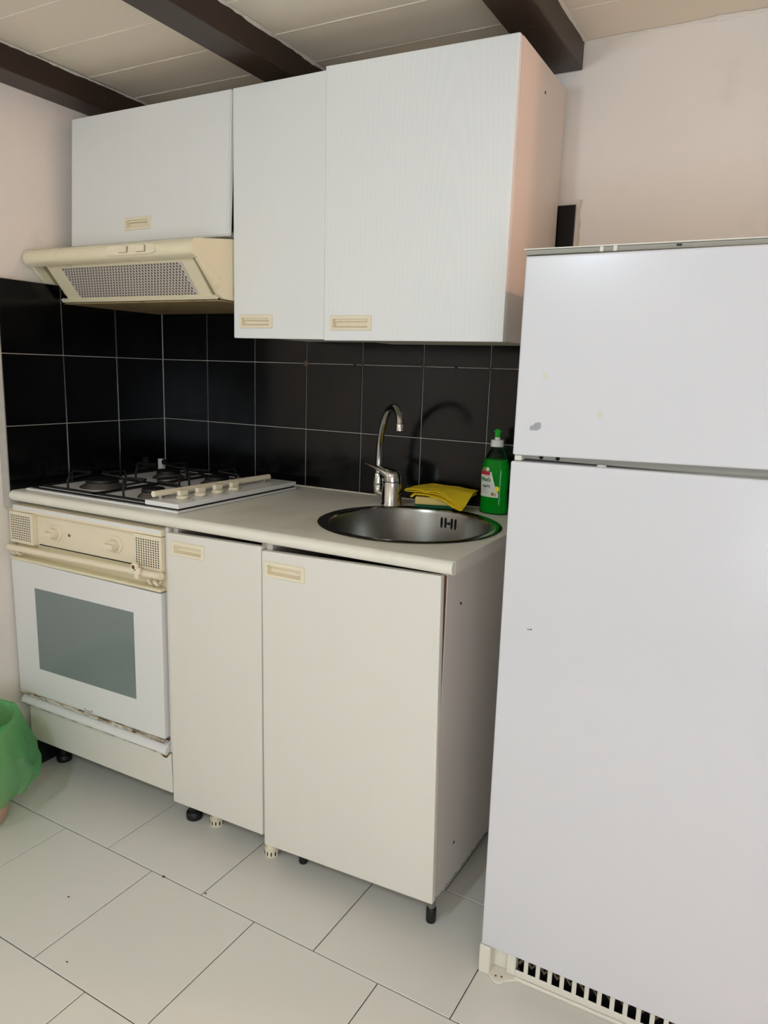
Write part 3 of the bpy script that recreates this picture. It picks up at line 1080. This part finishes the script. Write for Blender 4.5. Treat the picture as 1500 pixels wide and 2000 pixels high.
def fslab(name, x0, x1, t0, t1, d0, d1, m, parent, bev=0):
    bm = bmesh.new()
    v = [bm.verts.new(fpt(x, t, d)) for d in (d0, d1) for x, t in ((x0, t0), (x1, t0), (x1, t1), (x0, t1))]
    for f in ((0, 1, 2, 3), (7, 6, 5, 4), (0, 4, 5, 1), (1, 5, 6, 2), (2, 6, 7, 3), (3, 7, 4, 0)):
        bm.faces.new([v[i] for i in f])
    bmesh.ops.recalc_face_normals(bm, faces=bm.faces[:])
    return ob(name, bm, m, parent, bev)


ff = fslab('filter_frame', 0.030, 0.576, -0.02, 1.0, -0.004, 0.0, m_hood, rh)
fslab('lower_rail', HX0 + 0.012, HX1 - 0.012, 0.965, 1.06, -0.004, 0.0025, m_hood, rh)
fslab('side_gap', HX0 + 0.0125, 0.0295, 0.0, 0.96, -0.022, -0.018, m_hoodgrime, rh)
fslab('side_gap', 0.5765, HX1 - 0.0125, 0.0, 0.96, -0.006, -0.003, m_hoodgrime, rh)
fp = fslab('filter_plate', 0.085, 0.535, 0.06, 0.93, 0.0002, 0.0012, m_filter, ff)
bm = bmesh.new()
rows, cols = 12, 40
for j in range(rows):
    for i in range(cols):
        x = 0.092 + 0.4365 * (i + (0.5 if j % 2 else 0.0)) / cols
        t = 0.09 + 0.81 * j / (rows - 1)
        w, h = 0.0031, 0.034
        vs = [bm.verts.new(fpt(x + a * w, t + b * h, 0.0014)) for a, b in ((-1, 0), (-0.6, -0.85), (0.6, -0.85), (1, 0), (0.6, 0.85), (-0.6, 0.85))]
        bm.faces.new(vs)
hl = ob('filter_slots', bm, m_hole, ff)
hl['kind'] = 'stuff'
# switch plate on the visor
def vis(x, s, d):
    """point on the visor front face: s runs up the rounded front"""
    a = math.radians(140 + (1 - s) * 78)
    return Vector((x, -0.4755 + (0.0215 + d) * math.cos(a), 1.4990 + (0.0225 + d) * math.sin(a)))


def visplate(name, x0, x1, s0, s1, d, m, parent, corner=0.0):
    bm = bmesh.new()
    nn = 22
    outer = []
    pts = []
    for k in range(28):
        t = 2 * PI * k / 28
        cx, cs = math.cos(t), math.sin(t)
        e_ = 0.35 if corner else 0.18
        px = (x0 + x1) / 2 + (x1 - x0) / 2 * (abs(cx) ** e_) * (1 if cx > 0 else -1)
        ps = (s0 + s1) / 2 + (s1 - s0) / 2 * (abs(cs) ** e_) * (1 if cs > 0 else -1)
        pts.append((px, ps))
    lo = [bm.verts.new(vis(p, s, -0.001)) for p, s in pts]
    hi = [bm.verts.new(vis(p, s, d)) for p, s in pts]
    bm.faces.new(hi)
    for k in range(28):
        bm.faces.new((lo[k], lo[(k + 1) % 28], hi[(k + 1) % 28], hi[k]))
    bmesh.ops.recalc_face_normals(bm, faces=bm.faces[:])
    return ob(name, bm, m, parent)


sw = visplate('switch_plate', 0.318, 0.486, 0.18, 0.88, 0.0045, m_cream, rh, 1)
for a, b in ((0.362, 0.390), (0.424, 0.452)):
    visplate('switch_surround', a - 0.0015, b + 0.0015, 0.33, 0.77, 0.0052, m_hoodgrime, sw)
    visplate('switch', a, b, 0.36, 0.74, 0.0068, m_cream, sw)

# ------------------------------------------------------------------ refrigerator
fr = thing('refrigerator', (1.78, -0.32, 0.0), 'white two-door refrigerator with freezer on top, right of the sink cabinet', 'refrigerator')
FX0, FX1, FY = 1.4845, 2.080, -0.626
bx('body', (FX0 + 0.004, -0.570, 0.030), (FX1 - 0.004, -0.030, 1.4235), m_fridge, fr, 0.004)
bm = bmesh.new()
slab(bm, [(FX0 + 0.001, 1.4190), (FX1, 1.4215), (FX1, 1.0905), (FX0 - 0.0005, 1.0772)], FY, -0.574)
fz = ob('freezer_door', bm, m_fridge, fr, 0.004, seg=3)
bm = bmesh.new()
slab(bm, [(FX0 - 0.0030, 1.0659), (FX1, 1.0735), (FX1, 0.0655), (FX0, 0.0665)], FY, -0.574)
fd_ = ob('fridge_door', bm, m_fridge, fr, 0.004, seg=3)
lid = bx('lid', (FX0 - 0.007, -0.603, 1.4240), (FX1 + 0.006, -0.024, 1.4325), m_gasket, fr, 0.0008)
bx('lid_rim', (FX0 - 0.010, -0.606, 1.4327), (FX1 + 0.008, -0.022, 1.4345), m_fcream, lid)
bx('gasket', (FX0 + 0.012, -0.604, 1.0700), (FX1 - 0.01, -0.576, 1.0860), m_gasket, fr)
bx('hinge_bracket', (FX0 + 0.001, -0.618, 1.0668), (FX0 + 0.0145, -0.5755, 1.0765), m_fcream, fr, 0.001)
for x in (1.531, 1.561):
    bm = bmesh.new()
    lathe(bm, [(0.0038, 0.0), (0.0038, -0.0008)], (x, -0.6042, 1.0745), 12, axis='y')
    ob('screw_hole', bm, m_black, fr)
bm = bmesh.new()
lathe(bm, [(0.006, 0.0), (0.006, 0.0025), (0.004, 0.0035)], (1.640, -0.610, 1.0675), 14, sx=1.4)
ob('gap_bumper', bm, m_whitep, fr, smooth=True)
# lid screws
for x in (1.605, 1.627):
    bm = bmesh.new()
    box(bm, (x, -0.6043, 1.4242), (x + 0.006, -0.6040, 1.4326))
    ob('lid_tab', bm, m_fcream, fr)
bm = bmesh.new()
box(bm, (1.725, -0.6045, 1.4275), (1.733, -0.6040, 1.4305))
ob('lid_tab', bm, m_mark, fr)
# dotted glue residue low on the freezer door, a scuff on the lower door, yellowish stains
bm = bmesh.new()
for i in range(9):
    for j in range(9):
        u, v = i - 4, j - 4
        x, z = 1.5225 + u * 0.0022 + (v % 2) * 0.0011, 1.1305 + v * 0.0016
        if u * -0.5 + v * 0.9 > 3.2 or (i < 3 and j > 4) or (i > 6 and j < 2):
            continue
        s = 0.00078
        vs = [bm.verts.new((x + a * s, FY - 0.0003, z + b * s)) for a, b in ((-1, -0.4), (0.3, -1), (1, 0.4), (-0.3, 1))]
        bm.faces.new(vs)
ob('glue_residue', bm, m_mark, fz)
bm = bmesh.new()
for (x, z, w, h) in ((1.538, 0.757, 0.0022, 0.0008), (1.5415, 0.7575, 0.0012, 0.0016), (1.535, 0.7565, 0.0008, 0.001)):
    vs = [bm.verts.new((x + a * w, FY - 0.0003, z + b * h)) for a, b in ((-1, -1), (1, -0.6), (1, 1), (-0.8, 0.7))]
    bm.faces.new(vs)
ob('scuff', bm, m_mark, fd_)
for (x, z, w, h) in ((1.6335, 1.158, 0.0045, 0.008), (1.5335, 1.219, 0.005, 0.005)):
    bm = bmesh.new()
    vs = [bm.verts.new((x + w * math.cos(t * 0.6283) * (1 + 0.3 * math.sin(t * 2.1)), FY - 0.0003, z + h * math.sin(t * 0.6283))) for t in range(10)]
    bm.faces.new(vs)
    ob('stain', bm, m_yellowstain, fz)
# plinth grille
GY = -0.607
pg = bx('plinth_grille', (1.552, GY, 0.0006), (FX1, GY + 0.003, 0.0215), m_fcream, fr, 0.0012)
bx('top_rail', (1.552, GY, 0.0625), (FX1, GY + 0.003, 0.0650), m_fcream, pg)
bx('toe_edge', (1.552, GY - 0.006, 0.0006), (FX1, GY - 0.0002, 0.008), m_fcream, pg, 0.002)
x = 1.552
k = 0
bars = [(1.545, 1.5555)]
while x < FX1 - 0.03:
    x = 1.5555 + 0.0155 + k * 0.0245
    bars.append((x, x + 0.009))
    k += 1
for a, b in bars[1:]:
    bx('bar', (a, GY + 0.0003, 0.0216), (b, GY + 0.0030, 0.0624), m_fcream, pg, 0.001)
bx('dark_recess', (1.553, -0.578, 0.002), (FX1 - 0.004, -0.572, 0.064), m_black, pg)
bx('dark_recess', (1.556, GY + 0.0035, 0.0006), (FX1 - 0.004, -0.5785, 0.003), m_black, pg)
bm = bmesh.new()
zz = 0.018
pts = []
for k in range(40):
    pts.append((1.556 + k * 0.0133, -0.588, zz + (0.024 if k % 2 else 0.006)))
tube(bm, pts, 0.0035, 6)
ob('condenser_coil', bm, m_coil, pg)
# left corner block with its screw pocket and rounded foot lug
bm = bmesh.new()
lug = [(1.4815, -0.600), (1.4815, -0.6265), (1.5060, -0.6270)]
bx('corner_block', (1.4815, -0.6270, 0.0006), (1.5050, -0.5745, 0.0645), m_fcream, pg, 0.002)
bx('pocket_wall', (1.5052, -0.6000, 0.0080), (1.5350, -0.5900, 0.0645), m_fcream, pg)
bx('pocket_side', (1.5352, -0.6100, 0.0080), (1.5545, -0.5900, 0.0645), m_fcream, pg, 0.002)
prof = [(1.5040, -0.598), (1.5040, -0.6275)]
for q in range(7):
    t = math.radians(-120 + q * 100 / 6)
    prof.append((1.5255 + 0.0120 * math.cos(t), -0.6280 + 0.0120 * math.sin(t)))
prof += [(1.5450, -0.6240), (1.5550, -0.6170), (1.5620, -0.6130), (1.5620, -0.598)]
prism(bm, prof, 2, 0.0006, 0.0072)
lg = ob('foot_lug', bm, m_fcream, pg, 0.0012)
for (x, y) in ((1.5200, -0.6270), (1.5315, -0.6235)):
    bm = bmesh.new()
    lathe(bm, [(0.0022, 0.0), (0.0022, 0.0003)], (x, y, 0.00725), 12)
    ob('screw_hole', bm, m_chip, pg)

# ------------------------------------------------------------------ sponge, cloth, bottle
ang = math.radians(20)
spn = thing('sponge', (1.080, -0.078, 0.856), 'yellow sponge with green scouring side, under the yellow cloth', 'sponge')


def rot_box(cx, cy, z0, z1, w, d, a):
    bm = bmesh.new()
    box(bm, (-w / 2, -d / 2, z0), (w / 2, d / 2, z1))
    bmesh.ops.rotate(bm, verts=bm.verts[:], cent=(0, 0, 0), matrix=Matrix.Rotation(a, 3, 'Z'))
    bmesh.ops.translate(bm, verts=bm.verts[:], vec=(cx, cy, 0))
    return bm


ob('scouring_pad', rot_box(1.083, -0.074, 0.8562, 0.8642, 0.102, 0.066, ang), m_scour, spn, 0.002)
ob('foam', rot_box(1.083, -0.074, 0.8644, 0.8850, 0.102, 0.066, ang), m_foam, spn, 0.004)

# folded cloth: one long strip folded on itself, sagging over the right end of the sponge
prof = []
L0, L1 = -0.082, 0.090
def layer(z, a, b, n=14):
    return [(a + (b - a) * k / n, z) for k in range(n + 1)]
def fold(x, z0, z1, sgn, n=5, r=0.006):
    return [(x + sgn * r * math.sin(PI * k / n), z0 + (z1 - z0) * (1 - math.cos(PI * k / n)) / 2) for k in range(1, n)]
zA, zB, zC, zD = 0.0030, 0.0085, 0.0150, 0.0225
prof = layer(zA, L1 - 0.03, L0 + 0.016) + fold(L0 + 0.016, zA, zB, -1) + layer(zB, L0 + 0.016, L1 - 0.012) + fold(L1 - 0.012, zB, zC, 1) + layer(zC, L1 - 0.012, L0) + fold(L0, zC, zD, -1, r=0.009) + layer(zD, L0, L1)
bm = bmesh.new()
rows = []
ca, sa = math.cos(math.radians(3)), math.sin(math.radians(3))
D0, D1, ND = -0.044, 0.050, 12
for j in range(ND + 1):
    v = D0 + (D1 - D0) * j / ND
    row = []
    for i, (x, z) in enumerate(prof):
        front = max(0, (0.5 - j / ND)) * 2
        sag = 0.036 * max(0, (x - 0.000) / 0.10) ** 1.5 * (0.10 + 0.90 * front) + 0.006 * max(0, (-x - 0.05) / 0.05)
        wob = 0.0034 * noise.noise((x * 34, v * 34, z * 60)) + 0.003 * noise.noise((x * 12 + 5, v * 14, 0)) * (z / 0.026)
        droop = 0.004 * front ** 2
        zz_ = 0.8872 + z * (1 - 0.25 * max(0, x / 0.1)) - sag - droop + wob
        vv = v + 0.012 * noise.noise((x * 9, z * 90, 1)) - 0.022 * max(0, x / 0.1) * front
        X_, Y_ = 1.100 + ca * x - sa * vv, -0.072 + sa * x + ca * vv
        lx = (X_ - 1.083) * math.cos(ang) + (Y_ + 0.074) * math.sin(ang)
        ly = -(X_ - 1.083) * math.sin(ang) + (Y_ + 0.074) * math.cos(ang)
        over = abs(lx) < 0.058 and abs(ly) < 0.040
        zz_ = max(zz_, (0.8885 if over else 0.8610) + z * 0.5)
        row.append(bm.verts.new((X_, min(Y_, -0.009), zz_)))
    rows.append(row)
for A, B in zip(rows, rows[1:]):
    for i in range(len(A) - 1):
        bm.faces.new((A[i], A[i + 1], B[i + 1], B[i]))
bmesh.ops.recalc_face_normals(bm, faces=bm.faces[:])
bmesh.ops.solidify(bm, geom=bm.faces[:], thickness=0.0022)
clo = ob('dish_cloth', bm, m_cloth, None, smooth=True, base=(1.093, -0.072, 0.886))
tag(clo, 'folded yellow cloth draped over the sponge behind the sink', 'cloth')

# washing-up liquid
BC = (1.2475, -0.055, WT1)
bt = thing('soap_bottle', BC, 'green washing-up liquid bottle with white cap between sink and refrigerator', 'bottle')
BR = math.radians(-4)
bprof = [(0.0, 0.034), (0.002, 0.0395), (0.012, 0.0405), (0.030, 0.0385), (0.060, 0.0372), (0.095, 0.0390), (0.115, 0.0395), (0.130, 0.0375), (0.145, 0.0320), (0.158, 0.0250), (0.168, 0.0185), (0.172, 0.0150), (0.180, 0.0150)]
flat = 0.56


def depth(h):
    t = min(1, max(0, (h - 0.125) / 0.05))
    return flat + (1 - flat) * t * t


def bottle_mesh(prof, shrink=0.0, n=40):
    bm = bmesh.new()
    rings = []
    for h, r in prof:
        r2 = max(0.002, r - shrink)
        rings.append([bm.verts.new((BC[0] + r2 * math.cos(2 * PI * k / n), BC[1] + r2 * depth(h) * math.sin(2 * PI * k / n), BC[2] + 0.0004 + h)) for k in range(n)])
    for A, B in zip(rings, rings[1:]):
        for k in range(n):
            bm.faces.new((A[k], A[(k + 1) % n], B[(k + 1) % n], B[k]))
    bm.faces.new(rings[0][::-1])
    bm.faces.new(rings[-1])
    bmesh.ops.recalc_face_normals(bm, faces=bm.faces[:])
    return bm


ob('bottle_body', bottle_mesh(bprof), m_bottle, bt, smooth=True)
lp = [(h, r) for h, r in bprof if 0.002 <= h <= 0.15]
ob('liquid', bottle_mesh([(0.0025, 0.034)] + lp[1:] + [(0.1451, 0.031)] if False else [(0.003, 0.036)] + [q for q in bprof if 0.01 < q[0] < 0.146], 0.0016), m_liquid, bt, smooth=True)
bm = bmesh.new()
lathe(bm, [(0.0172, 0.1795), (0.0172, 0.1835), (0.0165, 0.196), (0.0155, 0.197), (0.0075, 0.197), (0.0070, 0.2035)], BC, 26)
ob('cap', bm, m_whitep, bt, smooth=True)
bm = bmesh.new()
lathe(bm, [(0.0072, 0.2036), (0.0078, 0.2050), (0.0078, 0.2150), (0.0105, 0.2185), (0.0105, 0.2205), (0.0070, 0.2215), (0.0055, 0.2245)], BC, 22)
ob('push_pull_top', bm, m_green, bt, smooth=True)


def br_at(h):
    for (h0, r0_), (h1, r1_) in zip(bprof, bprof[1:]):
        if h0 <= h <= h1:
            return r0_ + (r1_ - r0_) * (h - h0) / (h1 - h0)
    return bprof[-1][1]


def on_bottle(x, h, off):
    """wrap label coordinates (x across, h up) on the front face of the bottle"""
    r = br_at(h) + off
    c_ = max(-0.97, min(0.97, x / r))
    return Vector((BC[0] + r * c_, BC[1] - (r * depth(h)) * math.sqrt(1 - c_ * c_) - off, BC[2] + 0.0004 + h))


def label_patch(name, edge, off, m, nu=14, nv=14):
    """edge(v) gives (left, right) at height fraction v; h range included"""
    bm = bmesh.new()
    h0, h1, fnc = edge
    rows = []
    for j in range(nv + 1):
        h = h0 + (h1 - h0) * j / nv
        a, b = fnc(j / nv)
        rows.append([bm.verts.new(on_bottle(a + (b - a) * i / nu, h, off)) for i in range(nu + 1)])
    for A, B in zip(rows, rows[1:]):
        for i in range(nu):
            bm.faces.new((A[i], A[i + 1], B[i + 1], B[i]))
    return ob(name, bm, m, bt)


lab = label_patch('label', (0.046, 0.113, lambda v: (-0.0360, 0.0200 - 0.024 * max(0, v - 0.15) ** 0.8)), 0.0006, m_label)
label_patch('label_band', (0.104, 0.1135, lambda v: (-0.0362, -0.0045 - 0.001 * v)), 0.0010, m_red)
label_patch('label_crest', (0.1137, 0.1245, lambda v: (-0.0335 + 0.008 * v, -0.0060)), 0.0008, m_lolive, 6, 6)


def disc(name, cx, h, r, m, off, sy=1.0, parent=bt):
    bm = bmesh.new()
    bm.faces.new([bm.verts.new(on_bottle(cx + r * math.cos(2 * PI * k / 18), h + r * sy * math.sin(2 * PI * k / 18), off)) for k in range(18)])
    return ob(name, bm, m, parent)


disc('label_seal', -0.0125, 0.1195, 0.0052, m_label, 0.0012)
disc('label_fruit', 0.0050, 0.0550, 0.0046, m_lolive, 0.0012)
disc('label_fruit', 0.0115, 0.0535, 0.0040, m_lpink, 0.0013)
bm = bmesh.new()
star = []
for k in range(12):
    rr = 0.0074 if k % 2 == 0 else 0.0058
    t = k * PI / 6
    star.append(bm.verts.new(on_bottle(0.0165 + rr * math.cos(t) * 0.9, 0.0690 + rr * math.sin(t) * 1.15, 0.0015)))
bm.faces.new(star)
ob('label_burst', bm, m_lyellow, bt)
text_mesh('lettering', "Winni's", 0.0140, m_lgreen, bt, lambda x, y: on_bottle(-0.0180 + x * 0.70, 0.0870 + y * 1.15, 0.0012), bold=True)
text_mesh('lettering', 'PIATTI', 0.0088, m_ink, bt, lambda x, y: on_bottle(-0.0150 + x * 0.92, 0.0705 + y * 1.05, 0.0012), bold=True)
bm = bmesh.new()
for (x0, x1, h) in ((-0.029, -0.010, 0.0655), (-0.029, -0.014, 0.0615), (-0.029, -0.008, 0.0575), (-0.025, -0.006, 0.0805), (-0.022, -0.010, 0.1015)):
    a = [bm.verts.new(on_bottle(x0 + (x1 - x0) * k / 8, h, 0.0012)) for k in range(9)]
    b = [bm.verts.new(on_bottle(x0 + (x1 - x0) * k / 8, h + 0.0012, 0.0012)) for k in range(9)]
    for k in range(8):
        bm.faces.new((a[k], a[k + 1], b[k + 1], b[k]))
ob('label_small_print', bm, m_gasket, bt)
# the bottle is turned a little towards the left of the room
bt.rotation_euler = (0, 0, math.radians(-5))

# ------------------------------------------------------------------ waste bin with its bag
BN = (0.105, -0.868)
bn = bmesh.new()
lathe(bn, [(0.100, 0.0006), (0.108, 0.004), (0.112, 0.02), (0.140, 0.270), (0.144, 0.272), (0.144, 0.276), (0.136, 0.276), (0.108, 0.022), (0.10, 0.012)], (BN[0], BN[1], 0), 40)
b_ = ob('waste_bin', bn, m_binp, None, smooth=True, base=(BN[0], BN[1], 0))
tag(b_, 'pinkish beige round waste bin holding the green bag, at the left wall', 'bin')
bm = bmesh.new()
NA = 96
rings = []
# inside of the bag up to the rim, over it, then the loose skirt outside
path = [(0.070, 0.050), (0.100, 0.090), (0.118, 0.150), (0.128, 0.220), (0.132, 0.268), (0.140, 0.290), (0.152, 0.287), (0.160, 0.262), (0.168, 0.230), (0.178, 0.195), (0.188, 0.160), (0.183, 0.135), (0.172, 0.112), (0.165, 0.100)]
for j, (r, h) in enumerate(path):
    ring = []
    outer = max(0, (j - 5) / 8)
    inner = max(0, (5 - j) / 5)
    for k in range(NA):
        t = 2 * PI * k / NA
        ct, st = math.cos(t), math.sin(t)
        w = 0.016 * outer * noise.noise((ct * 3.2, st * 3.2, h * 4)) + 0.010 * outer * noise.noise((ct * 9, st * 9, h * 9)) + 0.004 * inner * noise.noise((ct * 5, st * 5, h * 14))
        dz = 0.010 * noise.noise((ct * 2.2, st * 2.2, 3)) * (1 if j >= 4 else 0.3)
        if j >= 11:
            dz += 0.016 * noise.noise((ct * 4, st * 4, 8)) * (j - 10) / 3 
        rr = r + w
        if j == 6:
            rr = max(rr, 0.148)
        # fuller on the side that faces the oven
        rr += 0.014 * outer * max(0, ct * 0.6 + st * 0.8)
        x, y = BN[0] + rr * ct, BN[1] + rr * st
        x = max(x, XW + 0.004 + 0.001 * abs(w))
        ring.append(bm.verts.new((x, y, h + dz)))
    rings.append(ring)
for A, B in zip(rings, rings[1:]):
    for k in range(NA):
        bm.faces.new((A[k], A[(k + 1) % NA], B[(k + 1) % NA], B[k]))
bm.faces.new(rings[0][::-1])
bmesh.ops.recalc_face_normals(bm, faces=bm.faces[:])
bg = ob('bin_bag', bm, m_bag, None, smooth=True, base=(BN[0], BN[1], 0.05))
tag(bg, 'translucent green plastic bag folded over the rim of the waste bin', 'bag')
